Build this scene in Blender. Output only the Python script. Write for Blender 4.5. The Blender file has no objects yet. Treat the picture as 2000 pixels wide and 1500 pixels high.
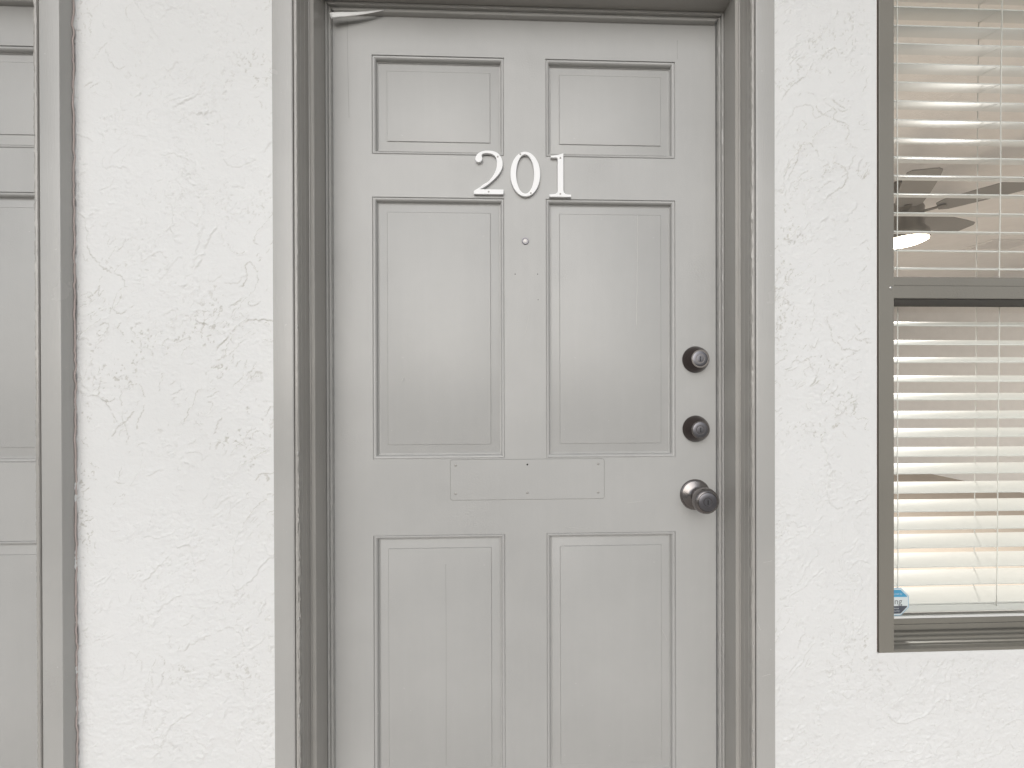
import bpy, bmesh, math, random
import numpy as np
from mathutils import Vector, Matrix

random.seed(7)
S = bpy.context.scene
COL = S.collection

# ------------------------------------------------------------------ camera
cd = bpy.data.cameras.new('camera'); cam = bpy.data.objects.new('camera', cd); COL.objects.link(cam)
R3 = Matrix(((0.999444, 0.002702, -0.033218), (-0.033224, 0.002566, -0.999445), (-0.002615, 0.999993, 0.002655)))
cam.matrix_world = Matrix.Translation((0, -0.94, 1.17)) @ R3.to_4x4()
cd.sensor_width = 36; cd.lens = 780/2000*36; cd.shift_x = -44.7/2000; cd.shift_y = 12.9/2000
cd.clip_start = 0.02; cd.clip_end = 2000
S.camera = cam
S.render.resolution_x = 1024; S.render.resolution_y = 768

# ------------------------------------------------------------------ light
SUN_EL, SUN_AZ = 23, -9          # azimuth measured from straight out of the wall, negative = viewer's left
w = bpy.data.worlds.new('World'); S.world = w; w.use_nodes = True
nt = w.node_tree; nt.nodes.clear()
sky = nt.nodes.new('ShaderNodeTexSky'); sky.sky_type = 'NISHITA'; sky.sun_disc = False
sky.sun_elevation = math.radians(SUN_EL); sky.sun_rotation = math.radians(180 - SUN_AZ)
sky.air_density = 1.0; sky.dust_density = 1.2; sky.ozone_density = 1.0
hs = nt.nodes.new('ShaderNodeHueSaturation'); hs.inputs['Saturation'].default_value = 0.34
bg = nt.nodes.new('ShaderNodeBackground'); bg.inputs['Strength'].default_value = 0.12
wo = nt.nodes.new('ShaderNodeOutputWorld')
nt.links.new(sky.outputs[0], hs.inputs['Color']); nt.links.new(hs.outputs[0], bg.inputs['Color']); nt.links.new(bg.outputs[0], wo.inputs[0])
sl = bpy.data.lights.new('sun', 'SUN'); sl.energy = 1.4; sl.angle = math.radians(58); sl.color = (1.0, 0.99, 0.98)
so = bpy.data.objects.new('sun', sl); COL.objects.link(so)
a, e = math.radians(SUN_AZ), math.radians(SUN_EL)
tosun = Vector((math.sin(a)*math.cos(e), -math.cos(a)*math.cos(e), math.sin(e)))
so.rotation_euler = tosun.to_track_quat('Z', 'Y').to_euler(); so.location = (-1, -3, 4)
S.view_settings.view_transform = 'Standard'; S.view_settings.look = 'None'
S.view_settings.gamma = 1; S.view_settings.use_curve_mapping = False
S.view_settings.exposure = 0.02

# ------------------------------------------------------------------ materials
def new_mat(name):
    m = bpy.data.materials.new(name); m.use_nodes = True
    return m, m.node_tree, m.node_tree.nodes['Principled BSDF']
def nd(t, k, **kw):
    n = t.nodes.new(k)
    for a_, v in kw.items(): setattr(n, a_, v)
    return n
def noise(t, scale, detail=4, rough=.5, vec=None, mapscale=None, seed=0):
    tc = nd(t, 'ShaderNodeTexCoord'); mp = nd(t, 'ShaderNodeMapping')
    t.links.new(tc.outputs['Object'], mp.inputs['Vector'])
    mp.inputs['Location'].default_value = (seed*3.1, seed*1.7, seed*2.3)
    if mapscale: mp.inputs['Scale'].default_value = mapscale
    n = nd(t, 'ShaderNodeTexNoise'); n.inputs['Scale'].default_value = scale
    n.inputs['Detail'].default_value = detail; n.inputs['Roughness'].default_value = rough
    t.links.new(mp.outputs[0], n.inputs['Vector'])
    return n.outputs['Fac']
def ramp(t, src, stops):
    r = nd(t, 'ShaderNodeValToRGB'); e_ = r.color_ramp.elements
    while len(e_) < len(stops): e_.new(.5)
    for k, (p, c) in enumerate(stops):
        e_[k].position = p; e_[k].color = (c, c, c, 1) if isinstance(c, (int, float)) else (*c, 1)
    t.links.new(src, r.inputs[0]); return r.outputs['Color']
def mixc(t, f, a_, b_):
    m = nd(t, 'ShaderNodeMix', data_type='RGBA')
    if isinstance(f, (int, float)): m.inputs[0].default_value = f
    else: t.links.new(f, m.inputs[0])
    for s_, v in ((6, a_), (7, b_)):
        if isinstance(v, tuple): m.inputs[s_].default_value = (*v, 1)
        else: t.links.new(v, m.inputs[s_])
    return m.outputs[2]
def math_(t, op, a_, b_=None):
    m = nd(t, 'ShaderNodeMath', operation=op)
    for k, v in enumerate((a_, b_)):
        if v is None: continue
        if isinstance(v, (int, float)): m.inputs[k].default_value = v
        else: t.links.new(v, m.inputs[k])
    return m.outputs[0]
def bump(t, b, src, dist, strength=1.0, prev=None):
    n = nd(t, 'ShaderNodeBump'); n.inputs['Distance'].default_value = dist; n.inputs['Strength'].default_value = strength
    t.links.new(src, n.inputs['Height'])
    if prev is not None: t.links.new(prev, n.inputs['Normal'])
    t.links.new(n.outputs[0], b.inputs['Normal']); return n.outputs[0]

def paint(name, col, rough, stipple=.00025, brush=(1, 1, 1), chips=.0, wear=.06):
    m, t, b = new_mat(name)
    big = noise(t, 3.0, 5, .55, seed=1)
    c = mixc(t, ramp(t, big, [(.3, 0.0), (.7, 1.0)]), tuple(x*(1-wear) for x in col), tuple(min(1, x*(1+wear)) for x in col))
    streak = noise(t, 60, 4, .6, mapscale=(1, 1, .06), seed=4)
    c = mixc(t, math_(t, 'MULTIPLY', ramp(t, streak, [(.45, 0.0), (.75, 1.0)]), .07), c, tuple(min(1, x*1.25) for x in col))
    # small dust specks and nicks in the paint film
    sp = noise(t, 140, 2, .5, seed=9)
    c = mixc(t, ramp(t, sp, [(.76, 0.0), (.80, .5)]), c, tuple(min(1, x*1.5+.05) for x in col))
    if chips:
        cn = noise(t, 55, 3, .7, mapscale=(1, 1, .35), seed=12)
        c = mixc(t, ramp(t, cn, [(.70-chips, 0.0), (.72-chips, 1.0)]), c, (.62, .60, .56))
    t.links.new(c, b.inputs['Base Color'])
    rr = nd(t, 'ShaderNodeMapRange'); rr.inputs['To Min'].default_value = rough-.07; rr.inputs['To Max'].default_value = rough+.09
    t.links.new(noise(t, 9, 4, .6, seed=6), rr.inputs['Value']); t.links.new(rr.outputs[0], b.inputs['Roughness'])
    p = bump(t, b, noise(t, 420, 3, .6, mapscale=brush, seed=2), stipple, 1.0)
    p = bump(t, b, noise(t, 28, 4, .55, mapscale=(1, 1, .5), seed=3), .0012, .5, p)
    # patch where older paint crawled (coarser orange-peel)
    area = ramp(t, noise(t, 5, 3, .5, seed=8), [(.55, 0.0), (.72, .75)])
    p = bump(t, b, math_(t, 'MULTIPLY', area, noise(t, 230, 3, .65, seed=5)), .0018, .9, p)
    b.inputs['Specular IOR Level'].default_value = .5
    return m

GREY = (.428, .425, .413)
M_door = paint('door_paint', GREY, .34)
M_frame = paint('frame_paint', (.438, .431, .414), .23, stipple=.0004, brush=(1, 1, .08), chips=.0)
M_jamb = paint('jamb_paint_shaded', (.40, .386, .362), .18, stipple=.0004, brush=(1, 1, .08))  # same paint as the frame, recess shade put into a darker colour
M_window = paint('window_frame_paint', (.215, .203, .176), .40, stipple=.0001, chips=.0, wear=.05)

def m_stucco():
    m, t, b = new_mat('white_stucco')
    n1 = noise(t, 2.2, 4, .5, seed=1)
    c = mixc(t, ramp(t, n1, [(.3, 0.0), (.7, 1.0)]), (.735, .737, .73), (.78, .783, .778))
    at = nd(t, 'ShaderNodeAttribute', attribute_name='shade_grime')
    c = mixc(t, math_(t, 'MULTIPLY', at.outputs['Fac'], .85), c, (.42, .40, .35))  # darkens sharp edges and pits: crevice shade painted in, with some dirt
    t.links.new(c, b.inputs['Base Color']); b.inputs['Roughness'].default_value = .62
    p = bump(t, b, noise(t, 150, 6, .65, seed=2), .0018, .5)
    bump(t, b, noise(t, 30, 4, .6, mapscale=(1, 1, 1.4), seed=3), .005, .32, p)
    return m
M_stucco = m_stucco()

def simple(name, col, rough=.5, metal=0, b1=None, var=.06):
    m, t, b = new_mat(name)
    n = noise(t, 12, 4, .6, seed=len(name))
    c = mixc(t, n, tuple(x*(1-var) for x in col), tuple(min(1, x*(1+var)) for x in col))
    t.links.new(c, b.inputs['Base Color']); b.inputs['Roughness'].default_value = rough; b.inputs['Metallic'].default_value = metal
    if b1: bump(t, b, noise(t, b1[0], 4, .6, seed=2), b1[1], .7)
    return m
M_bronze = simple('oil_rubbed_bronze', (.075, .060, .057), .26, .75, (150, .0002), .25)
M_bronze_face = simple('brushed_dark_steel', (.18, .176, .19), .34, .85, (300, .0001))
M_rim = simple('polished_worn_rim', (.27, .25, .24), .22, .9)  # lighter metal, puts the ring highlight into the colour
M_knob = simple('worn_bronze', (.27, .25, .245), .26, .85, (120, .0002), .2)
M_black = simple('keyway_black', (.012, .012, .012), .6)
M_num = simple('white_enamel', (.86, .86, .86), .34)
M_steel = simple('painted_screw', (.36, .35, .33), .35, .3)
M_zinc = simple('zinc_screw', (.55, .54, .52), .3, .8)
M_white = simple('white_weatherstrip', (.90, .90, .89), .5)
M_caulk = simple('brown_caulk', (.30, .215, .185), .6)
M_underside = simple('dark_weather_seal', (.035, .030, .028), .6)
M_slat = simple('ivory_slat', (.75, .75, .73), .50, 0, (70, .0002), .015)
M_cord = simple('ladder_cord', (.86, .85, .82), .8)
M_floor = simple('walkway_concrete', (.44, .40, .36), .8, 0, (60, .002))
M_soffit = simple('soffit_paint', (.55, .54, .52), .7, 0, (80, .001))
M_ground = simple('ground_asphalt', (.12, .12, .115), .9, 0, (8, .02))
M_ceil = simple('room_ceiling_paint', (.87, .85, .825), .9, 0, (90, .004))
M_wall = simple('room_wall_paint', (.84, .83, .825), .8, 0, (60, .001))
M_rfloor = simple('room_floor_carpet', (.42, .365, .315), .9, 0, (300, .003), .1)
M_fan = simple('fan_dark_metal', (.22, .20, .17), .4, .4)
M_blade = simple('fan_blade_grey', (.27, .26, .24), .55)
M_lens = simple('peephole_lens', (.75, .72, .70), .12)
M_blue = simple('sticker_blue', (.10, .42, .66), .4); M_lblue = simple('sticker_edge_blue', (.30, .52, .72), .4)
M_stw = simple('sticker_white', (.80, .82, .84), .4); M_std = simple('sticker_grey', (.12, .125, .16), .4); M_ink = simple('sticker_ink', (.22, .22, .24), .5)

def m_glass():
    m = bpy.data.materials.new('window_glass'); m.use_nodes = True; t = m.node_tree; t.nodes.clear()
    o = nd(t, 'ShaderNodeOutputMaterial'); mx = nd(t, 'ShaderNodeMixShader'); tr = nd(t, 'ShaderNodeBsdfTransparent'); gl = nd(t, 'ShaderNodeBsdfGlossy')
    tr.inputs[0].default_value = (.93, .95, .94, 1); gl.inputs['Roughness'].default_value = .02
    fr = nd(t, 'ShaderNodeFresnel'); fr.inputs[0].default_value = 1.45
    t.links.new(fr.outputs[0], mx.inputs[0]); t.links.new(tr.outputs[0], mx.inputs[1]); t.links.new(gl.outputs[0], mx.inputs[2]); t.links.new(mx.outputs[0], o.inputs[0])
    return m
M_glass = m_glass()
def m_emit(name, col, st):
    m, t, b = new_mat(name); b.inputs['Emission Color'].default_value = (*col, 1); b.inputs['Emission Strength'].default_value = st
    b.inputs['Base Color'].default_value = (.8, .8, .8, 1); return m
M_lamp = m_emit('lit_lamp_diffuser', (1.0, .86, .66), 16)

# ------------------------------------------------------------------ helpers
def link(name, me, mat=None, parent=None, loc=None):
    o = bpy.data.objects.new(name, me); COL.objects.link(o)
    if mat is not None and me is not None and not me.materials: me.materials.append(mat)
    if parent is not None: o.parent = parent
    if loc is not None: o.location = loc
    return o
def tag(o, label, cat, group=None):
    o['label'] = label; o['category'] = cat; o['kind'] = 'thing'
    if group: o['group'] = group
    return o
def thing(name, label, cat, loc=(0, 0, 0), group=None):
    return tag(link(name, None, loc=loc), label, cat, group)
def struct(name, me, mat): o = link(name, me, mat); o['kind'] = 'structure'; return o
def pymesh(name, v, f, smooth=False):
    me = bpy.data.meshes.new(name); me.from_pydata([tuple(p) for p in v], [], f); me.update()
    if smooth: me.polygons.foreach_set('use_smooth', [True]*len(me.polygons))
    return me
def fixn(me):
    bm = bmesh.new(); bm.from_mesh(me); bmesh.ops.recalc_face_normals(bm, faces=bm.faces); bm.to_mesh(me); bm.free(); return me
def box(name, x0, x1, y0, y1, z0, z1, mat=None, parent=None, bevel=0, smooth=False):
    bm = bmesh.new()
    v = [bm.verts.new((x, y, z)) for x in (x0, x1) for y in (y0, y1) for z in (z0, z1)]
    for f in ((0, 1, 3, 2), (4, 6, 7, 5), (0, 4, 5, 1), (2, 3, 7, 6), (0, 2, 6, 4), (1, 5, 7, 3)): bm.faces.new([v[i] for i in f])
    if bevel: bmesh.ops.bevel(bm, geom=bm.edges[:], offset=bevel, segments=2, affect='EDGES', profile=.6)
    bmesh.ops.recalc_face_normals(bm, faces=bm.faces)
    me = bpy.data.meshes.new(name); bm.to_mesh(me); bm.free()
    return link(name, me, mat, parent) if mat is not None else me
def lathe(name, prof, seg=40, smooth=True):
    """profile (r, d): revolve about -Y (towards the viewer), d = distance out of the door"""
    v, f = [], []
    n = len(prof)
    for (r, d) in prof:
        for k in range(seg):
            a_ = 2*math.pi*k/seg; v.append((r*math.cos(a_), -d, r*math.sin(a_)))
    for i in range(n-1):
        for k in range(seg):
            k2 = (k+1) % seg; f.append((i*seg+k, (i+1)*seg+k, (i+1)*seg+k2, i*seg+k2))
    f.append(tuple(range((n-1)*seg, n*seg)))
    return fixn(pymesh(name, v, f, False)) if not smooth else smooth_by(fixn(pymesh(name, v, f)), 35)
def smooth_by(me, deg):
    me.polygons.foreach_set('use_smooth', [True]*len(me.polygons))
    bm = bmesh.new(); bm.from_mesh(me); c = math.cos(math.radians(deg))
    for e_ in bm.edges:
        if len(e_.link_faces) == 2 and e_.link_faces[0].normal.dot(e_.link_faces[1].normal) < c: e_.smooth = False
    bm.to_mesh(me); bm.free(); return me
def tube(name, pts, r, seg=6, closed=False):
    v, f = [], []
    for i, p in enumerate(pts):
        p = Vector(p); q = Vector(pts[min(i+1, len(pts)-1)]) - Vector(pts[max(i-1, 0)]); q.normalize()
        u = q.orthogonal().normalized(); w_ = q.cross(u)
        if i and u.dot(lu) < 0: u, w_ = -u, -w_
        lu = u
        for k in range(seg):
            a_ = 2*math.pi*k/seg; v.append(p + r*(math.cos(a_)*u + math.sin(a_)*w_))
    for i in range(len(pts)-1):
        for k in range(seg): k2 = (k+1) % seg; f.append((i*seg+k, i*seg+k2, (i+1)*seg+k2, (i+1)*seg+k))
    f.append(tuple(range(seg))); f.append(tuple(range((len(pts)-1)*seg, len(pts)*seg)))
    return fixn(pymesh(name, v, f, True))
def prism(name, outer, inner, y0, y1, bevel=.0006):
    """flat outline in X,Z (with optional hole) given thickness from y0 (back) to y1 (front)"""
    cu = bpy.data.curves.new('outline', 'CURVE'); cu.dimensions = '2D'; cu.fill_mode = 'BOTH'
    cu.extrude = abs(y0-y1)/2-bevel; cu.bevel_depth = bevel; cu.bevel_resolution = 1; cu.offset = -bevel
    for poly in (outer, inner):
        if not poly: continue
        sp = cu.splines.new('POLY'); sp.points.add(len(poly)-1); sp.use_cyclic_u = True
        for k, (x, z) in enumerate(poly): sp.points[k].co = (x, z, 0, 1)
    o = bpy.data.objects.new('tmp', cu); COL.objects.link(o)
    me = bpy.data.meshes.new_from_object(o); me.name = name
    bpy.data.objects.remove(o); bpy.data.curves.remove(cu)
    me.transform(Matrix.Translation((0, (y0+y1)/2, 0)) @ Matrix.Rotation(math.pi/2, 4, 'X'))
    return me
def cr(pts, n=6, closed=True):
    out = []; N = len(pts)
    for i in range(N):
        p0, p1, p2, p3 = [np.array(pts[(i+k) % N]) for k in (-1, 0, 1, 2)]
        for s in range(n):
            t_ = s/n; out.append(tuple(.5*((2*p1)+(-p0+p2)*t_+(2*p0-5*p1+4*p2-p3)*t_**2+(-p0+3*p1-3*p2+p3)*t_**3)))
    return out
def copy_tree(o, parent=None):
    c = o.copy(); COL.objects.link(c)
    if parent is not None: c.parent = parent
    for ch in list(o.children): copy_tree(ch, c)
    return c

# numpy value noise -------------------------------------------------
def vnoise(x, y, seed):
    xi = np.floor(x).astype(np.int64); yi = np.floor(y).astype(np.int64); fx = x-xi; fy = y-yi
    fx = fx*fx*fx*(fx*(fx*6-15)+10); fy = fy*fy*fy*(fy*(fy*6-15)+10)
    def h(a_, b_):
        n = (a_*374761393 + b_*668265263 + seed*1274126177) & 0xffffffff
        n = ((n ^ (n >> 13))*1274126177) & 0xffffffff
        return ((n ^ (n >> 16)) & 0xffff)/65535.
    return (h(xi, yi)*(1-fx)+h(xi+1, yi)*fx)*(1-fy)+(h(xi, yi+1)*(1-fx)+h(xi+1, yi+1)*fx)*fy
def fbm(x, y, seed, o=4, g=.5):
    s = 0; a_ = 1; t_ = 0
    for k in range(o): s = s+a_*vnoise(x*2**k+k*7.3, y*2**k-k*3.1, seed+k*17); t_ += a_; a_ *= g
    return s/t_
def sstep(a_, b_, x): t_ = np.clip((x-a_)/(b_-a_), 0, 1); return t_*t_*(3-2*t_)

# ------------------------------------------------------------------ stucco wall
WY = -.077
def stucco(X, Z):
    """height towards the viewer in metres, and shade plus dirt painted into the sharp edges"""
    # skip-trowelled: torn edges with a feathered side, broken into short jagged runs
    jx = .010*(fbm(X*110, Z*110, 3, 4, .65)-.5); jz = .010*(fbm(X*110, Z*110, 11, 4, .65)-.5)
    wx = X + jx + .06*(fbm(X*8, Z*8, 5, 2)-.5); wz = Z + jz + .06*(fbm(X*8, Z*8, 15, 2)-.5)
    H = np.zeros_like(X); G = np.zeros_like(X)
    for k, (sc, ang, amp, hw) in enumerate(((5, .75, .0014, .0008), (10, .6, .0010, .0007), (18, .55, .0008, .0006), (30, .95, .0007, .0005))):
        ca, sa = math.cos(ang), math.sin(ang)
        u = (wx*ca-wz*sa)*sc*1.25; v = (wx*sa+wz*ca)*sc*.62
        n = fbm(u, v, 31+k*7, 2, .4)*(3.2, 3.4, 3.2, 3.0)[k]
        fr = n-np.floor(n)
        gz, gx = np.gradient(n, Z[1, 0]-Z[0, 0], X[0, 1]-X[0, 0]); gr = np.sqrt(gx*gx+gz*gz)+2.
        d = np.where(fr > .5, 1-fr, -fr)/gr                   # signed metres to the torn edge
        mask = sstep(.50, .58, fbm(X*(7+6*k)+k*5, Z*(7+6*k), 71+k, 3, .6))
        mask = mask*sstep(.33, .42, fbm(X*60+k, Z*60, 77+k, 2, .6))
        H += amp*mask*np.where(d > 0, np.exp(-d/.006), -.25*np.exp(d/.0015))*sstep(-.0004, .0006, d+.0002)
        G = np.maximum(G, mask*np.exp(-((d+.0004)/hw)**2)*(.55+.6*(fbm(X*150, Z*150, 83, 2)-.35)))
    rough = sstep(.48, .60, fbm(X*7+3, Z*7, 91, 3))
    rm = np.where(Z < .60, 1.1, .25+.9*rough)
    H += rm*.0010*(fbm(X*120, Z*160, 101, 3, .6)-.5) + .0007*(fbm(X*22, Z*22, 111, 3)-.5)
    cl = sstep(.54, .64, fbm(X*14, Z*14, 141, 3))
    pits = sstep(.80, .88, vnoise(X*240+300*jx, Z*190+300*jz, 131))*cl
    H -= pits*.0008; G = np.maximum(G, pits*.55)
    H += .003*(fbm(X*3, Z*3, 151, 2)-.5)
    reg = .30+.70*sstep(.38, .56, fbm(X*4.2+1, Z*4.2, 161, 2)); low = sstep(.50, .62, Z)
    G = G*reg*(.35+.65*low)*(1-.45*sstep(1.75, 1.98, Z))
    H += (1-low)*.0013*(fbm(X*55, Z*75, 191, 3, .6)-.5)
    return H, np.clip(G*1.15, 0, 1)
V, F, GR = [], [], []; base = 0
def add_grid(x0, x1, z0, z1, step, edge_l=False, flatten=None):
    global base
    nx = max(2, int(round((x1-x0)/step))+1); nz = max(2, int(round((z1-z0)/step))+1)
    X, Z = np.meshgrid(np.linspace(x0, x1, nx), np.linspace(z0, z1, nz))
    H, G = stucco(X, Z)
    if flatten is not None:
        H, G = flatten(X, Z, H, G)
    if edge_l:   # ragged build-up of stucco and paint beside the neighbouring casing
        d = X-x0; b_ = sstep(.0045, .0, d)
        H = H + b_*(.0045*sstep(.35, .8, fbm(Z*42, Z*0+.5, 171, 4, .6)) + .0035*fbm(Z*9, Z*0+1.5, 181, 2))
        G = G*(1-b_)
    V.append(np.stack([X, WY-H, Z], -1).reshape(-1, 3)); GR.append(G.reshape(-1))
    i = (np.arange(nz-1)[:, None]*nx+np.arange(nx-1)[None, :]).reshape(-1)+base
    F.append(np.stack([i, i+1, i+nx+1, i+nx], -1)); base += nx*nz
XL, XR, ZT = -.509, .5415, 2.119            # outer edges of the door casing
NS = -1.467                                  # offset of the neighbouring entrance
WX0, WX1, WZ0, WZ1 = .7925, 1.83, .5825, 2.28   # window opening
def nearwin(X, Z, H, G):
    d = np.maximum(np.maximum(WX0-X, WZ0-Z), 0); b_ = sstep(.030, .012, d)
    # smooth caulked band round the window, with torn lower corner
    H2 = H*(1-.8*b_) + b_*.0015
    return H2, G*(1-.9*b_)
add_grid(XR+NS+.0005, XL-.0005, .28, 2.08, .0015, edge_l=True)
add_grid(XR+.0005, WX0-.0040, .28, 2.08, .0015, flatten=nearwin)
add_grid(WX0-.0040, 1.30, .28, WZ0-.0008, .0015, flatten=nearwin)
for q in ((XR+NS+.0005, XL-.0005, 0, .28), (XR+NS+.0005, XL-.0005, 2.08, 2.75), (XR+.0005, WX0-.0040, 0, .28), (XR+.0005, WX0-.0040, 2.08, 2.75),
          (WX0-.0040, 1.30, 0, .28), (1.30, 2.1, 0, WZ0-.0008), (WX0-.0040, WX1, WZ1, 2.75), (WX1, 2.1, WZ0-.0008, 2.75), (2.1, 5.4, 0, .06), (2.1, 5.4, 2.44, 2.75), (5.4, 6.5, 0, 2.75),  # wide gap at the right is unseen, added to let sky light in
          (XL-.0005, XR+.0005, ZT+.0005, 2.75), (XL+NS, XR+NS+.0005, ZT+.0005, 2.75), (-3.6, XL+NS-.0005, 0, 2.75)):
    add_grid(*q, .012)
V = np.concatenate(V); F = np.concatenate(F); GR = np.concatenate(GR)
me = bpy.data.meshes.new('stucco_wall'); me.vertices.add(len(V)); me.vertices.foreach_set('co', V.astype(np.float32).ravel())
me.loops.add(len(F)*4); me.loops.foreach_set('vertex_index', F.astype(np.int32).ravel())
me.polygons.add(len(F)); me.polygons.foreach_set('loop_start', np.arange(0, len(F)*4, 4, dtype=np.int32)); me.polygons.foreach_set('loop_total', np.full(len(F), 4, np.int32))
me.update(calc_edges=True); me.polygons.foreach_set('use_smooth', np.ones(len(F), bool))
at = me.attributes.new('shade_grime', 'FLOAT', 'POINT'); at.data.foreach_set('value', GR.astype(np.float32))
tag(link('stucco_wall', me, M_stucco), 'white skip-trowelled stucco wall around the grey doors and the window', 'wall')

# ------------------------------------------------------------------ walkway, soffit, ground, room
struct('walkway_floor', box('walkway_floor', -6, 6, -1.75, .3, -.15, 0), M_floor)
struct('porch_ceiling', box('porch_ceiling', -6, 6, -.85, .02, 2.752, 2.85), M_soffit)
struct('ground', box('ground', -500, 500, -1000, -1.2, -3.3, -2.9), M_ground)
struct('room_ceiling', box('room_ceiling', -1.2, 5.6, .09, 5.2, 2.50, 2.6), M_ceil)
struct('room_floor', box('room_floor', -1.2, 5.6, .31, 5.2, -.1, 0), M_rfloor)
struct('room_wall', box('room_wall', -1.3, 5.7, 5.2, 5.3, -.1, 2.6), M_wall)
struct('room_wall', box('room_wall', 5.6, 5.7, .09, 5.2, -.1, 2.6), M_wall)
struct('room_wall', box('room_wall', .56, .64, .09, 5.2, -.1, 2.5), M_wall)
bm = bmesh.new()   # inner face of the front wall, with the window opening and an added unseen gap letting daylight in
for (x0, x1, z0, z1) in ((.64, .80, 0, 2.5), (1.83, 2.1, 0, 2.5), (2.1, 5.4, 0, .06), (2.1, 5.4, 2.44, 2.5), (5.4, 5.6, 0, 2.5), (.80, 1.83, 0, .575), (.80, 1.83, 2.30, 2.5)):
    v = [bm.verts.new((x, y, z)) for x in (x0, x1) for y in (.085, .115) for z in (z0, z1)]
    for f in ((0, 1, 3, 2), (4, 6, 7, 5), (0, 4, 5, 1), (2, 3, 7, 6), (0, 2, 6, 4), (1, 5, 7, 3)): bm.faces.new([v[i] for i in f])
bmesh.ops.recalc_face_normals(bm, faces=bm.faces)
me = bpy.data.meshes.new('room_wall'); bm.to_mesh(me); bm.free(); struct('room_wall', me, M_wall)

# ------------------------------------------------------------------ door frame
def side_mesh(name, prof, side, rough=None, step=.004, z0=0.0):
    """sweep profile (o, y) along one side of the frame; rough(o_index)->jitter amplitude in metres"""
    L = ZT-z0 if side != 'head' else XR-XL
    n = 2 if rough is None else int(L/step)
    v, f = [], []; m_ = len(prof)
    for i in range(n):
        t_ = i/(n-1)
        for k, (o, y) in enumerate(prof):
            j = jy = 0
            if rough and rough[k]:
                q = t_*L
                j = rough[k]*((fbm(np.array(q*90.), np.array(k*3.7), 201, 3, .7)-.42)*2)
                if side == 'left': j *= .35+1.1*float(sstep(1.15, .95, np.array(q)))
                jy = j*.6
            if side == 'left': v.append((XL+o+j, y-jy, z0+t_*(ZT-o-z0)))
            elif side == 'right': v.append((XR-o-j, y-jy, z0+t_*(ZT-o-z0)))
            else: v.append((XL+o+t_*(XR-XL-2*o), y-jy, ZT-o-j))
    for i in range(n-1):
        for k in range(m_-1): f.append((i*m_+k, i*m_+k+1, (i+1)*m_+k+1, (i+1)*m_+k))
    me_ = pymesh(name, v, f)
    bm_ = bmesh.new(); bm_.from_mesh(me_); bmesh.ops.recalc_face_normals(bm_, faces=bm_.faces)
    # open shells: make the casing face look at the viewer
    s_ = sum(f_.normal.y*f_.calc_area() for f_ in bm_.faces)
    if s_ > 0: bmesh.ops.reverse_faces(bm_, faces=bm_.faces)
    bm_.to_mesh(me_); bm_.free()
    return smooth_by(me_, 38)
def arc(o0, y0, o1, y1, bulge, n=5):
    out = []
    for k in range(n+1):
        t_ = k/n; out.append((o0+(o1-o0)*t_, y0+(y1-y0)*t_-bulge*math.sin(math.pi*t_)))
    return out
CF = -.105
P_CAS = [(0, -.060), (0, CF+.002), (.0012, CF+.0003), (.003, CF)] + [(.038, CF), (.0400, CF+.0005), (.0413, CF+.002), (.0415, CF+.012)]
P_BEAD = [(.0416, CF+.012), (.0432, CF+.0105), (.0436, CF+.003)] + [(.0440, CF+.0012), (.0446, CF+.0002)] + arc(.0450, CF, .0500, CF+.0002, .0007, 3) + [(.0508, CF+.0012), (.0513, CF+.0030)] + [(.0515, CF+.004), (.0516, CF+.012), (.0521, CF+.0125), (.0521, CF+.0265), (.0526, CF+.027), (.0526, -.066), (.0534, -.0645), (.0550, -.0640), (.0555, -.0655), (.0562, -.0655), (.0567, -.0640), (.0628, -.0640), (.0640, -.0628), (.0642, -.014)]
P_STOP = [(.0643, -.004), (.0643, -.0135), (.0650, -.0150)] + [(.0685, -.0150), (.0692, -.0140), (.0694, -.0085), (.0715, -.0085), (.0718, -.0095), (.0725, -.0110), (.0738, -.0110), (.0748, -.0098), (.0752, .002)]
P_STOPH = [(.0643, -.004), (.0643, -.0135), (.0650, -.0150), (.0700, -.0150), (.0708, -.0140), (.0710, -.0075), (.0762, -.0075), (.0766, -.0095), (.0774, -.0110), (.0806, -.0110), (.0816, -.0095), (.0820, .002)]
rb = [0]*len(P_BEAD)
for k in range(4, 11): rb[k] = .0016 if k > 6 else .0008
rs = [0, .0005, .0004, .0005, .0006, 0, 0, 0, .0004, .0005, .0004, 0]
def build_frame(main=True):
    fr = thing('door_frame', 'grey painted wooden frame around the door with number 201', 'door frame')
    for sd in ('left', 'right', 'head'):
        link('casing', side_mesh('casing', P_CAS, sd), M_frame, fr)
        link('jamb', side_mesh('jamb', P_BEAD, sd, rough=rb if sd != 'head' else None), M_jamb, fr)
        link('door_stop', side_mesh('door_stop', P_STOPH if sd == 'head' else P_STOP, sd, rough=rs), M_frame, fr)
    return fr
frame = build_frame()
frame2 = copy_tree(frame); frame2.location.x = NS
frame2['label'] = 'grey painted wooden frame of the door cut off at the left edge'
M_fringe = simple('reddish_caulk', (.60, .51, .48), .6)
me = tube('caulk_fringe', [(XR+.0006+.0016*float(fbm(np.array(z*70.), np.array(2.5), 9, 3)), -.0785-.0065*float(fbm(np.array(z*55.), np.array(.5), 5, 3)), z) for z in np.arange(.01, 2.11, .006)], .0014, 6)
link('caulk_fringe', me, M_fringe, frame2)  # added bead, stands in for a reddish colour fringe along the casing
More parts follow.
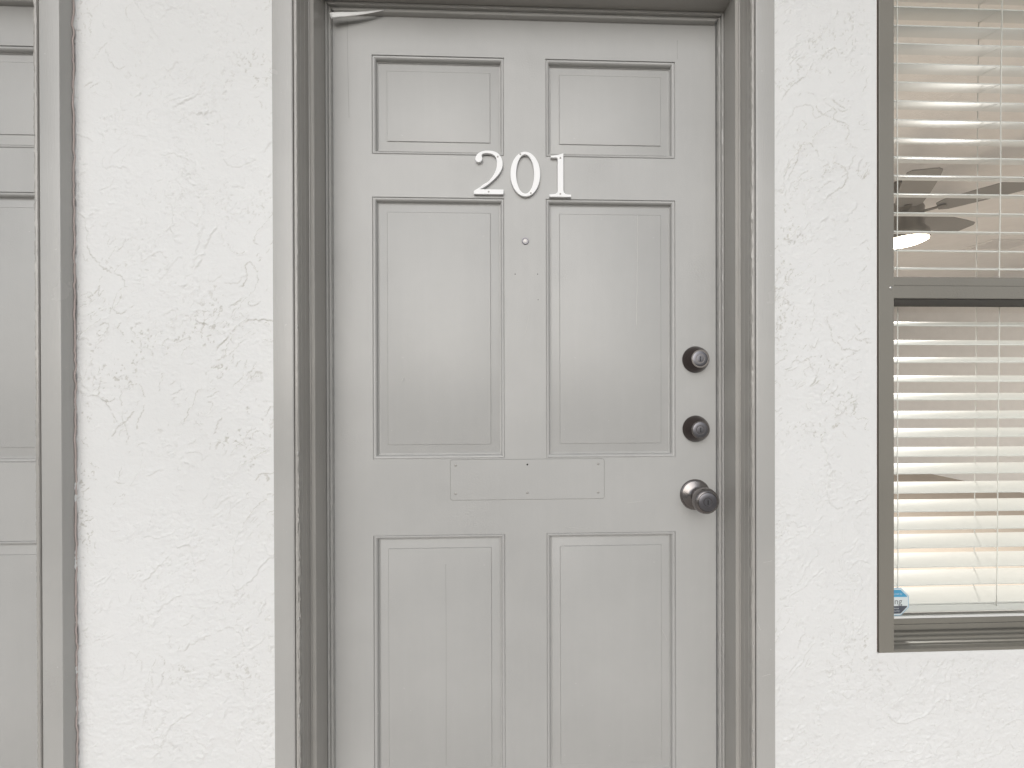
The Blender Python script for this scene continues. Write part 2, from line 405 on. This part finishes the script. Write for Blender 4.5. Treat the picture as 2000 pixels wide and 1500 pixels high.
# paint drips and nail heads left on the jambs of the numbered door
def blob(x, y, z, r, sz=1.0):
    bm_ = bmesh.new(); bmesh.ops.create_icosphere(bm_, subdivisions=2, radius=r)
    for v_ in bm_.verts: v_.co.z *= sz; v_.co += Vector([random.uniform(-.15, .15)*r for _ in range(3)])
    me_ = bpy.data.meshes.new('paint_drip'); bm_.to_mesh(me_); bm_.free()
    me_.polygons.foreach_set('use_smooth', [True]*len(me_.polygons))
    link('paint_drip', me_, M_frame, frame, (x, y, z))
for z in (1.93, 1.62, 1.31, 1.05, .93, .62, .45): blob(XL+.0700, -.0085, z+random.uniform(-.03, .03), .0013, 1.5)
for z in (1.92, 1.70, 1.47, 1.19, .98, .74, .52): blob(XR-.0700, -.0085, z+random.uniform(-.03, .03), .0014, 1.5)
for x in (-.29, -.02, .2): blob(x, -.0085, ZT-.0738, .0014)
for z, r in ((1.30, .0018), (1.04, .0022), (.70, .002), (.50, .0022), (.46, .0016)): blob(XL+.0500, CF, z, r, 2.2)
for z, r in ((.62, .0018), (.44, .0022), (.39, .002)): blob(XR-.0490, CF, z, r, 2.6)

# scuffs: thin pale scratches on the right jamb and casing
M_scuff = simple('pale_scuff', (.58, .57, .55), .6)
def scuff(pts, r=.0005, parent=frame):
    link('scratch', tube('scratch', pts, r, 5), M_scuff, parent)
def crv(x0, z0, x1, z1, bend, y, n=8):
    return [(x0+(x1-x0)*t_+bend*math.sin(math.pi*t_), y, z0+(z1-z0)*t_+bend*.4*math.sin(math.pi*t_)) for t_ in [k/n for k in range(n+1)]]
scuff(crv(.5000, .690, .5085, .655, -.002, CF)); scuff(crv(.5125, .556, .5300, .560, .003, CF), .0003); scuff(crv(.515, .80, .534, .803, -.002, CF), .0003)

# peeled weatherstrip at the top left corner of the door
def strip():
    n, m_ = 18, 8; v, f = [], []
    for i in range(n+1):
        t_ = i/n
        x = -.4300+.1170*t_; zc = 2.0160+.0240*t_**.7-.004*math.sin(math.pi*t_); hw = .0068*(1-t_)**.75+.0002
        yc = -.0200+.008*t_
        rag = .0012*(random.random()-.5) if i < 1 else 0
        for k in range(m_):
            a_ = 2*math.pi*k/m_
            v.append((x+rag+.004*math.cos(a_)*(1-t_)*(-.6), yc-.0020*math.sin(a_)*(1-t_*.8), zc+hw*math.cos(a_)))
    for i in range(n):
        for k in range(m_): k2 = (k+1) % m_; f.append((i*m_+k, i*m_+k2, (i+1)*m_+k2, (i+1)*m_+k))
    f.append(tuple(range(m_))); f.append(tuple(range(n*m_, (n+1)*m_)))
    return fixn(pymesh('weatherstrip', v, f, True))
o = link('weatherstrip', strip(), M_white, frame); o['label'] = 'white torn weatherstrip hanging from the top left corner'

# ------------------------------------------------------------------ door leaf with six panels
DX0, DX1, DZ0, DZ1 = -.4530, .4640, .012, 2.0470
COLS = ((-.3455, -.0393), (.0578, .3664))
ROWS = ((1.7178, 1.9480), (1.0080, 1.6188), (.2450, .8308))
XS = [DX0, COLS[0][0], COLS[0][1], COLS[1][0], COLS[1][1], DX1]
ZS = [DZ0, ROWS[2][0], ROWS[2][1], ROWS[1][0], ROWS[1][1], ROWS[0][0], ROWS[0][1], DZ1]
def leaf_mesh():
    bm_ = bmesh.new(); c = {}
    def vt(x, y, z):
        k = (round(x, 5), round(y, 5), round(z, 5))
        if k not in c: c[k] = bm_.verts.new((x, y, z))
        return c[k]
    for i in range(5):
        for j in range(7):
            if i in (1, 3) and j in (1, 3, 5): continue
            bm_.faces.new([vt(XS[i], 0, ZS[j]), vt(XS[i+1], 0, ZS[j]), vt(XS[i+1], 0, ZS[j+1]), vt(XS[i], 0, ZS[j+1])])
    for (x0, x1) in COLS:
        for (z0, z1) in ROWS:
            q = [(x0, z0), (x1, z0), (x1, z1), (x0, z1)]
            for k in range(4):
                a_, b_ = q[k], q[(k+1) % 4]
                bm_.faces.new([vt(a_[0], 0, a_[1]), vt(b_[0], 0, b_[1]), vt(b_[0], .0025, b_[1]), vt(a_[0], .0025, a_[1])])
    # edges and back
    q = [(DX0, DZ0), (DX1, DZ0), (DX1, DZ1), (DX0, DZ1)]
    for k in range(4):
        a_, b_ = q[k], q[(k+1) % 4]
        bm_.faces.new([bm_.verts.new(p) for p in ((a_[0], 0, a_[1]), (b_[0], 0, b_[1]), (b_[0], .044, b_[1]), (a_[0], .044, a_[1]))])
    bm_.faces.new([bm_.verts.new((a_[0], .044, a_[1])) for a_ in q])
    bmesh.ops.recalc_face_normals(bm_, faces=bm_.faces)
    me_ = bpy.data.meshes.new('door_leaf'); bm_.to_mesh(me_); bm_.free(); return me_
# inward offset, depth behind the face
PP = [(0, .0024), (.0012, .0028), (.0017, .0012), (.0030, .0002)] + [(.0030+.0060*math.sin(a_), .0002+.0078*(1-math.cos(a_))) for a_ in [math.pi/2*k/6 for k in range(1, 7)]] \
   + [(.0091, .0104), (.0106, .0106), (.0109, .0122), (.0132, .0125), (.0135, .0116), (.0322, .0066), (.0327, .0072), (.0332, .0072), (.0339, .0052), (.0346, .0050)]
def panel_mesh(w_, h_):
    v, f = [], []
    for (o_, d) in PP:
        for (sx, sz) in ((-1, -1), (1, -1), (1, 1), (-1, 1)): v.append((sx*(w_/2-o_), d, sz*(h_/2-o_)))
    n = len(PP)
    for i in range(n-1):
        for k in range(4): k2 = (k+1) % 4; f.append((i*4+k, i*4+k2, (i+1)*4+k2, (i+1)*4+k))
    f.append(tuple(range((n-1)*4, n*4)))
    me_ = pymesh('panel', v, f); bm_ = bmesh.new(); bm_.from_mesh(me_); bmesh.ops.recalc_face_normals(bm_, faces=bm_.faces)
    if sum(q.normal.y*q.calc_area() for q in bm_.faces) > 0: bmesh.ops.reverse_faces(bm_, faces=bm_.faces)
    bm_.to_mesh(me_); bm_.free()
    return smooth_by(me_, 28)
door = thing('entry_door', 'grey six-panel door with white number 201, two deadbolts and a knob', 'door')
link('door_leaf', leaf_mesh(), M_door, door)
for (x0, x1) in COLS:
    for (z0, z1) in ROWS: link('panel', panel_mesh(x1-x0, z1-z0), M_door, door, ((x0+x1)/2, 0, (z0+z1)/2))
door2 = copy_tree(door); door2.location.x = NS+.0356
door2['label'] = 'grey panelled door cut off at the left edge beyond the stucco pillar'

# hairline joints, old cracks and marks in the paint of the numbered door
M_crack = simple('hairline_crack', (.22, .215, .20), .7)
def line(name, pts, r, mat, parent=door): link(name, tube(name, pts, r, 4), mat, parent)
line('paint_crack', [(-.4010, .0001, 2.03), (-.4000, .0001, 1.93), (-.3975, .0001, 1.80)], .0003, M_crack)
line('paint_crack', [(.3720, .0001, 2.0), (.3722, .0001, 1.955)], .0003, M_crack)
line('paint_crack', [(-.1795, .0051, .760), (-.1790, .0051, .60), (-.1800, .0051, .285)], .0003, M_crack)
pts = [(.2755+random.uniform(-.0006, .0006)+.002*math.sin(z*9), .0050, z) for z in np.linspace(1.585, 1.315, 26)]
line('paint_crack', pts, .00045, simple('pale_crack', (.62, .61, .58), .5))

# ------------------------------------------------------------------ hardware
def at_screw(parent, x, y, z, r=.0028, mat=M_steel, name='screw'):
    s_ = link(name, lathe(name, [(r, 0), (r, .0004), (r*.75, .0010), (r*.3, .0011), (r*.28, .0006)], 16), mat, parent, (x, y, z)); return s_
def deadbolt(x, z, lab):
    b_ = link('deadbolt', lathe('deadbolt', [(.0315, 0), (.0318, .0015), (.0312, .004), (.0295, .010), (.0262, .018), (.0222, .0245), (.0214, .0262), (.0206, .0272), (.0192, .0275), (.0188, .0255), (.0179, .0250), (.0005, .0250)], 56), M_bronze, door, (x, 0, z))
    b_['label'] = lab
    link('rim', lathe('rim', [(.0212, .0258), (.0213, .0272), (.0206, .0279), (.0196, .0279), (.0190, .0270)], 48), M_rim, b_)
    f_ = link('lock_face', lathe('lock_face', [(.0178, .0262), (.0178, .0270), (.0172, .0273), (.0100, .0273), (.0098, .0262), (.0089, .0262), (.0086, .0274), (.0070, .0276), (.0010, .0276)], 48), M_bronze_face, b_)
    k_ = link('keyhole', prism('keyhole', [(-.0010, .0052), (.0012, .0052), (.0012, .0015), (.0004, .0010), (.0004, -.0012), (.0014, -.0018), (.0014, -.0058), (-.0010, -.0058), (-.0010, -.0010), (-.0016, -.0006), (-.0016, .0012), (-.0010, .0016)], None, -.0273, -.0279, .0001), M_black, b_)
    return b_
deadbolt(.4143, 1.2405, 'upper dark bronze deadbolt'); deadbolt(.4146, 1.0755, 'lower dark bronze deadbolt')
kb = link('door_knob', lathe('door_knob', [(.0125, .004), (.0130, .012), (.0118, .020), (.0112, .026), (.0125, .0315), (.0170, .0365), (.0225, .0415), (.0258, .0470), (.0270, .0530), (.0264, .0590), (.0243, .0635), (.0215, .0662), (.0203, .0668), (.0198, .0660), (.0190, .0655), (.0005, .0655)], 56), M_knob, door, (.4130, 0, .9185)); kb.scale = (1.09, 1, 1.09)
link('rim', lathe('rim', [(.0212, .0660), (.0211, .0670), (.0204, .0675), (.0196, .0674), (.0190, .0664)], 48), M_rim, kb)
link('rosette', lathe('rosette', [(.0335, 0), (.0338, .0015), (.0328, .0036), (.0312, .0048), (.0300, .0046), (.0270, .0062), (.0200, .0085), (.0165, .0105), (.0145, .0135), (.0120, .0140)], 56), M_knob, kb)
link('lock_face', lathe('lock_face', [(.0186, .0655), (.0186, .0668), (.0178, .0672), (.0092, .0672), (.0090, .0661), (.0081, .0661), (.0078, .0673), (.0010, .0674)], 48), M_bronze_face, kb)
link('keyhole', prism('keyhole', [(-.0010, .0045), (.0012, .0045), (.0012, -.0050), (-.0010, -.0050)], None, -.0672, -.0677, .0001), M_black, kb)
pk = link('peephole', lathe('peephole', [(.0082, 0), (.0082, .0018), (.0074, .0030), (.0058, .0030), (.0054, .0018), (.0010, .0018)], 32), M_bronze_face, door, (.0097, 0, 1.5189))
link('lens', lathe('lens', [(.0053, .0016), (.0045, .0026), (.0025, .0032), (.0005, .0034)], 24), M_lens, pk)
for (x, z, r) in ((-.0146, 1.4412, .0014), (.0384, 1.4416, .0014), (.0394, 1.3813, .0011)):
    link('screw_hole', lathe('screw_hole', [(r, -.001), (r, .0002), (r*.5, .0001), (.0002, -.0004)], 12), M_black, door, (x, 0, z))
# cover plate under the middle panels
def rrect(x0, x1, z0, z1, r, n=4):
    out = []
    for (cx, cz, a0) in ((x1-r, z1-r, 0), (x0+r, z1-r, 90), (x0+r, z0+r, 180), (x1-r, z0+r, 270)):
        for k in range(n+1): a_ = math.radians(a0+90*k/n); out.append((cx+r*math.cos(a_), cz+r*math.sin(a_)))
    return out
cp = link('cover_plate', prism('cover_plate', rrect(-.1668, .1948, .9118, 1.0058, .005), None, .0001, -.0016, .0004), M_door, door)
for (x, z) in ((-.1547, .9935), (-.1549, .927), (.0129, .9275), (.1804, .9940), (.1803, .9268)): at_screw(cp, x, -.0016, z, .0030)
link('screw_hole', lathe('screw_hole', [(.0022, 0), (.0022, .0002), (.0012, .0001), (.0002, .0001)], 14), M_black, cp, (.0131, -.0016, .9938))

line('plate_edge', [(x, -.0002, z) for x, z in rrect(-.1672, .1952, .9114, 1.0062, .005)]+[(.1952, -.0002, 1.0012)], .0004, M_crack, cp)
M_smudge = simple('pale_smudge', (.56, .55, .53), .6)
for (x0, z0, x1, z1) in ((-.395, 1.44, -.398, 1.40), (.02, 1.36, .008, 1.30), (-.02, .935, .03, .93), (.10, .845, .16, .838), (.25, .90, .30, .905), (-.28, 1.19, -.275, 1.20), (.33, .60, .345, .57), (-.24, .82, -.21, .828)):
    link('scratch', tube('scratch', crv(x0, z0, x1, z1, .0015, -.0001), .00035, 4), M_smudge, door)
# house number 2 0 1 ------------------------------------------------
def dz(p):   # digit outline drawn on a 6.667 px grid -> metres on the door face
    return (.0101+(p[0]-975)/6.667*.001207, 1.6722-(p[1]-490)/6.667*.001207)
two_arc = [(333, 310), (340, 275), (362, 240), (400, 213), (450, 199), (510, 195), (570, 202), (625, 228), (661, 272), (680, 325), (683, 380), (667, 440), (630, 500), (575, 560), (500, 626), (440, 668)]
two_in = [(440, 645), (500, 590), (556, 520), (592, 450), (606, 390), (607, 330), (596, 282), (570, 252), (525, 233), (470, 229), (432, 238), (413, 255), (421, 280), (420, 312), (402, 338), (372, 347), (346, 336)]
def soft(pts, n=4):
    out = []; N = len(pts)
    for i in range(N-1):
        p0, p1, p2, p3 = [np.array(pts[min(max(i+k, 0), N-1)], float) for k in (-1, 0, 1, 2)]
        for s in range(n):
            t_ = s/n; out.append(tuple(.5*((2*p1)+(-p0+p2)*t_+(2*p0-5*p1+4*p2-p3)*t_**2+(-p0+3*p1-3*p2+p3)*t_**3)))
    out.append(pts[-1]); return out
two = soft(two_arc) + [(386, 690), (693, 691), (693, 753), (313, 753), (313, 722), (330, 712)] + [(380, 690), (400, 674)][0:0] + soft([(365, 690), (400, 672)] + two_in)[0:]
# simple closed outline: outer arc, crotch, foot, then the inner edge back up to the ball
two = soft(two_arc) + [(386, 691), (693, 691), (693, 753), (313, 753), (313, 714)] + soft([(345, 694), (395, 662), (440, 626)] + two_in[1:])
# the inner curve must stay left of the outer one: shift it slightly
zero_o = [(975+192*math.sin(a_), 489-288*math.cos(a_)) for a_ in np.linspace(0, 2*math.pi, 56, endpoint=False)]
zero_i = [(972+115*math.sin(a_), 488-251*math.cos(a_)) for a_ in np.linspace(0, 2*math.pi, 56, endpoint=False)]
one = [(1302, 248), (1340, 244), (1390, 236), (1430, 224), (1466, 212), (1466, 690), (1472, 718), (1490, 735), (1515, 742), (1566, 744), (1566, 776), (1285, 776), (1285, 744), (1340, 742), (1368, 735), (1386, 718), (1392, 690), (1392, 284), (1386, 274), (1372, 271), (1302, 271)]
DB, DF = -.0004, -.0078
digs = []
for lab, ou, inn in (('digit 2', two, None), ('digit 0', zero_o, zero_i), ('digit 1', one, None)):
    o = link('digit', prism('digit', [dz(p) for p in ou], [dz(p) for p in inn] if inn else None, DB, DF, .0005), M_num, door); o['label'] = 'white ' + lab; digs.append(o)
for k, (px, py) in ((0, (620, 272)), (0, (503, 722)), (1, (910, 236)), (1, (1045, 734)), (2, (1428, 274)), (2, (1426, 738))):
    x, z = dz((px, py)); at_screw(digs[k], x, DF, z, .0021, M_steel)

# ------------------------------------------------------------------ window
win = thing('window', 'dark grey-olive metal framed window right of the numbered door', 'window')
WF = -.080
IX0, IX1 = .8268, 1.80
box('frame_side', WX0, IX0, WF, .010, WZ0, WZ1, M_window, win, .0010)
box('frame_side', IX1, WX1, WF, .010, WZ0, WZ1, M_window, win, .0010)
box('frame_head', IX0+.0002, IX1-.0002, WF+.001, .010, WZ1-.035, WZ1, M_window, win, .0010)
mr = box('meeting_rail', IX0+.0002, IX1-.0002, WF+.0012, .003, 1.3712, 1.3990, M_window, win, .0008)
box('meeting_rail', IX0+.0002, IX1-.0002, WF+.0018, -.040, 1.3994, 1.4189, M_window, win, .0008)
def bead(pts, w_):
    v, f = [], []
    for i, (x, z, nx_, nz_) in enumerate(pts):
        q = w_*(1.0+.5*float(fbm(np.array(i*.45), np.array(.5), 7, 3)))
        for k in range(4): t_ = k/3; v.append((x+nx_*q*t_, WF+.0050+.0022*t_-.0012*math.sin(math.pi*t_), z+nz_*q*t_))
    for i in range(len(pts)-1):
        for k in range(3): f.append((i*4+k, i*4+k+1, (i+1)*4+k+1, (i+1)*4+k))
    return fixn(pymesh('caulk_fringe', v, f, True))
link('caulk_fringe', bead([(WX0+.0004, z, -1, 0) for z in np.arange(WZ0-.001, WZ1, .006)], .0042), M_caulk, win)
# ridged sill, highest at the back
sill = [(-.0795, .5827), (-.0795, .5866), (-.0770, .5880), (-.0640, .5872), (-.0630, .5840), (-.0560, .5840), (-.0555, .5868), (-.0530, .5872), (-.0520, .5838), (-.0405, .5838), (-.0395, .5884), (-.0360, .5888), (-.0350, .5842), (-.0240, .5842), (-.0230, .5892), (-.0195, .5894), (-.0188, .5840), (-.002, .5845), (-.002, .5827)]
v = [(x, y, z) for x in (IX0+.0002, IX1-.0002) for (y, z) in sill]; n = len(sill)
f = [tuple(range(n)), tuple(range(n, 2*n))] + [(k, (k+1) % n, n+(k+1) % n, n+k) for k in range(n)]
link('sill', fixn(pymesh('sill', v, f)), M_window, win)
# lower sash, set back; upper glass near the front
box('sash_rail', IX0+.0004, IX1-.0004, -.0060, .008, .5850, .5985, M_window, win, .0006)
box('sash_rail', IX0+.0004, IX1-.0004, -.0035, .008, .5989, .6112, M_window, win, .0006)
box('glazing_bead', IX0+.0004, IX1-.0004, -.0020, .003, .6116, .6165, M_slat, win, .0004)
for (y, z0, z1) in ((-.050, 1.4185, WZ1-.034), (.0006, .6160, 1.3990)):
    g = pymesh('pane', [(IX0-.002, y, z0), (IX1+.002, y, z0), (IX1+.002, y, z1), (IX0-.002, y, z1)], [(0, 1, 2, 3)]); link('pane', g, M_glass, win)
box('rail_underside', IX0+.0004, IX1-.0004, WF+.006, .0026, 1.3698, 1.3710, M_underside, win)  # dark strip across the underside of the meeting rail
at_screw(win, .8196, WF, 1.3938, .0032, M_zinc)
at_screw(win, .9600, .0030-.08, 1.3700, .0015, M_zinc) if False else None

# ------------------------------------------------------------------ sticker on the lower pane
st = thing('security_sticker', 'small blue and white octagonal security sticker in the lower window corner', 'sticker', (.9088, .0018, .6508))
def octo(R_): return [(R_*math.cos(math.radians(22.5+45*k)), R_*math.sin(math.radians(22.5+45*k))) for k in range(8)]
def flat(name, poly, y, mat, parent):
    return link(name, pymesh(name, [(x, y, z) for x, z in poly], [tuple(range(len(poly)))]), mat, parent)
RO = .0334/math.cos(math.radians(22.5))
flat('backing', octo(RO), .0000, M_lblue, st)
flat('border', octo(RO*.955), -.0001, M_stw, st)
a_ = .0334; c_ = a_*.414
flat('band', [(-.0292, .0115), (.0292, .0115), (.0290, .0135), (.0128, .0290), (-.0128, .0290), (-.0290, .0135)], -.0002, M_blue, st)
flat('band', [(-.0292, -.0105), (-.0290, -.0130), (-.0128, -.0290), (.0128, -.0290), (.0290, -.0130), (.0292, -.0105)], -.0002, M_std, st)
def text(name, s, size, x, z, mat, parent, y=-.0003):
    cu = bpy.data.curves.new('t', 'FONT'); cu.body = s; cu.size = size; cu.align_x = 'CENTER'; cu.align_y = 'CENTER'
    o_ = bpy.data.objects.new('t', cu); COL.objects.link(o_); me_ = bpy.data.meshes.new_from_object(o_); me_.name = name
    bpy.data.objects.remove(o_)
    me_.transform(Matrix.Translation((x, y, z)) @ Matrix.Rotation(math.pi/2, 4, 'X')); return link(name, me_, mat, parent)
text('lettering', 'ring', .0215, .0, .0005, M_ink, st)
text('lettering', 'Protected by', .0062, .0, .0190, M_stw, st)
text('lettering', 'Home', .0062, .0005, -.0160, M_stw, st)
text('lettering', 'Security', .0062, .0, -.0222, M_stw, st)

# ------------------------------------------------------------------ blind
bl = thing('window_blind', 'ivory horizontal slat blind hanging behind the window glass', 'blind')
BX0, BX1 = .845, 1.800
FY, BYD, RISE, PITCH = .0125, .0480, .0150, .04596
def slat_mesh():
    v, f = [], []; n = 6
    for x in (BX0, BX1):
        for s_ in (0, 1):
            for k in range(n+1):
                t_ = k/n; crown = .0022*math.sin(math.pi*t_)
                v.append((x, BYD*t_, RISE*t_+crown-(.0026 if s_ else 0)))
    m_ = n+1
    for s_ in (0, 1):
        for k in range(n): f.append((s_*m_+k, s_*m_+k+1, 2*m_+s_*m_+k+1, 2*m_+s_*m_+k))
    f.append((0, 2*m_, 3*m_, m_)); f.append((n, m_+n, 3*m_+n, 2*m_+n))
    f.append(tuple(list(range(m_))+list(range(2*m_-1, m_-1, -1)))); f.append(tuple([q+2*m_ for q in list(range(m_))+list(range(2*m_-1, m_-1, -1))]))
    return smooth_by(fixn(pymesh('slat', v, f)), 40)
SM = slat_mesh(); SM.materials.append(M_slat)
zs = [2.1079-PITCH*k for k in range(-2, 33)]
for z in zs:
    o = link('slat', SM, None, bl, (random.uniform(-.0006, .0006), FY+random.uniform(-.0004, .0004), z+.0013+random.uniform(-.0004, .0004)))
    o.rotation_euler = (random.uniform(-.02, .02), random.uniform(-.0016, .0016), 0)
box('bottom_rail', BX0, BX1, FY+.004, FY+.050, .6150, .6330, M_slat, bl, .002)
box('head_rail', BX0, BX1, FY, FY+.055, zs[0]+.030, zs[0]+.075, M_slat, bl, .002)
for (xt, xb) in ((.9222, .9240), (1.1905, 1.1770), (1.640, 1.640)):
    for y in (FY-.0012, FY+BYD+.0012):
        link('ladder_cord', tube('ladder_cord', [(xt+(xb-xt)*t_+.0006*math.sin(t_*23), y, zs[0]+.03+(.63-zs[0]-.03)*t_) for t_ in [k/24 for k in range(25)]], .0012, 6), M_cord, bl)
    bm_ = None
    for z in zs:
        t_ = (zs[0]-z)/(zs[0]-.63); x = xt+(xb-xt)*t_
        link('ladder_rung', tube('ladder_rung', [(x-.003, FY-.001, z-.0022), (x+.003, FY+BYD+.001, z+RISE-.0022)], .0005, 4), M_cord, bl)

# ------------------------------------------------------------------ ceiling fan
fx, fy = 2.47, 1.57
fan = thing('ceiling_fan', 'dark ceiling fan with a lit round lamp seen through the blind', 'ceiling fan', (fx, fy, 2.12))
def ring(prof, name, mat, seg=40):
    v, f = [], []; n = len(prof)
    for (r, z) in prof:
        for k in range(seg): a_ = 2*math.pi*k/seg; v.append((r*math.cos(a_), r*math.sin(a_), z))
    for i in range(n-1):
        for k in range(seg): k2 = (k+1) % seg; f.append((i*seg+k, i*seg+k2, (i+1)*seg+k2, (i+1)*seg+k))
    f.append(tuple(range(seg))); f.append(tuple(range((n-1)*seg, n*seg)))
    return link(name, smooth_by(fixn(pymesh(name, v, f)), 40), mat, fan)
ring([(.05, -.018), (.10, -.012), (.125, .0), (.125, .012)], 'lamp_diffuser', M_lamp)
ring([(.129, .004), (.132, .02), (.130, .05), (.105, .085), (.10, .14), (.105, .20), (.09, .235), (.03, .245)], 'motor_housing', M_fan)
ring([(.014, .24), (.014, .36)], 'down_rod', M_fan, 16)
ring([(.03, .32), (.07, .355), (.07, .379)], 'canopy', M_fan, 24)
def blade():
    v, f = [], []; st_ = [(.16, .040), (.20, .062), (.35, .070), (.55, .072), (.64, .068), (.665, .050)]
    for (x, hw) in st_:
        for s_ in (-1, 1):
            for z in (0, .006): v.append((x, s_*hw, z-s_*hw*.18))
    for i in range(len(st_)-1):
        b_ = i*4
        for q in ((0, 2), (3, 1), (1, 0), (2, 3)): f.append((b_+q[0], b_+q[1], b_+4+q[1], b_+4+q[0]))
    f.append((0, 1, 3, 2)); e_ = (len(st_)-1)*4; f.append((e_, e_+2, e_+3, e_+1))
    return fixn(pymesh('blade', v, f))
BM = blade(); BM.materials.append(M_blade)
BI = box('blade_iron', .09, .20, -.018, .018, -.006, -.001, bevel=.001); BI.materials.append(M_fan)
for a_ in (-127, -55, 17, 89, 161):
    b_ = link('blade', BM, None, fan, (0, 0, .17)); b_.rotation_euler = (0, 0, math.radians(a_))
    link('blade_iron', BI, None, b_)
# a register in the room ceiling behind the fan
vt = thing('ceiling_vent', 'pale louvred air vent in the room ceiling behind the fan blades', 'vent', (4.42, 2.60, 2.4995))
box('vent_frame', -.22, .22, -.11, .11, -.010, 0, M_ceil, vt, .002)
for k in range(7): box('louvre', -.19, .19, -.09+k*.028, -.078+k*.028, -.016, -.0104, M_ceil, vt)
pl = bpy.data.lights.new('fan_lamp', 'AREA'); pl.shape = 'DISK'; pl.size = .19; pl.energy = 95; pl.color = (1.0, .945, .88)
po = bpy.data.objects.new('fan_lamp', pl); COL.objects.link(po); po.location = (fx, fy, 2.12-.021)
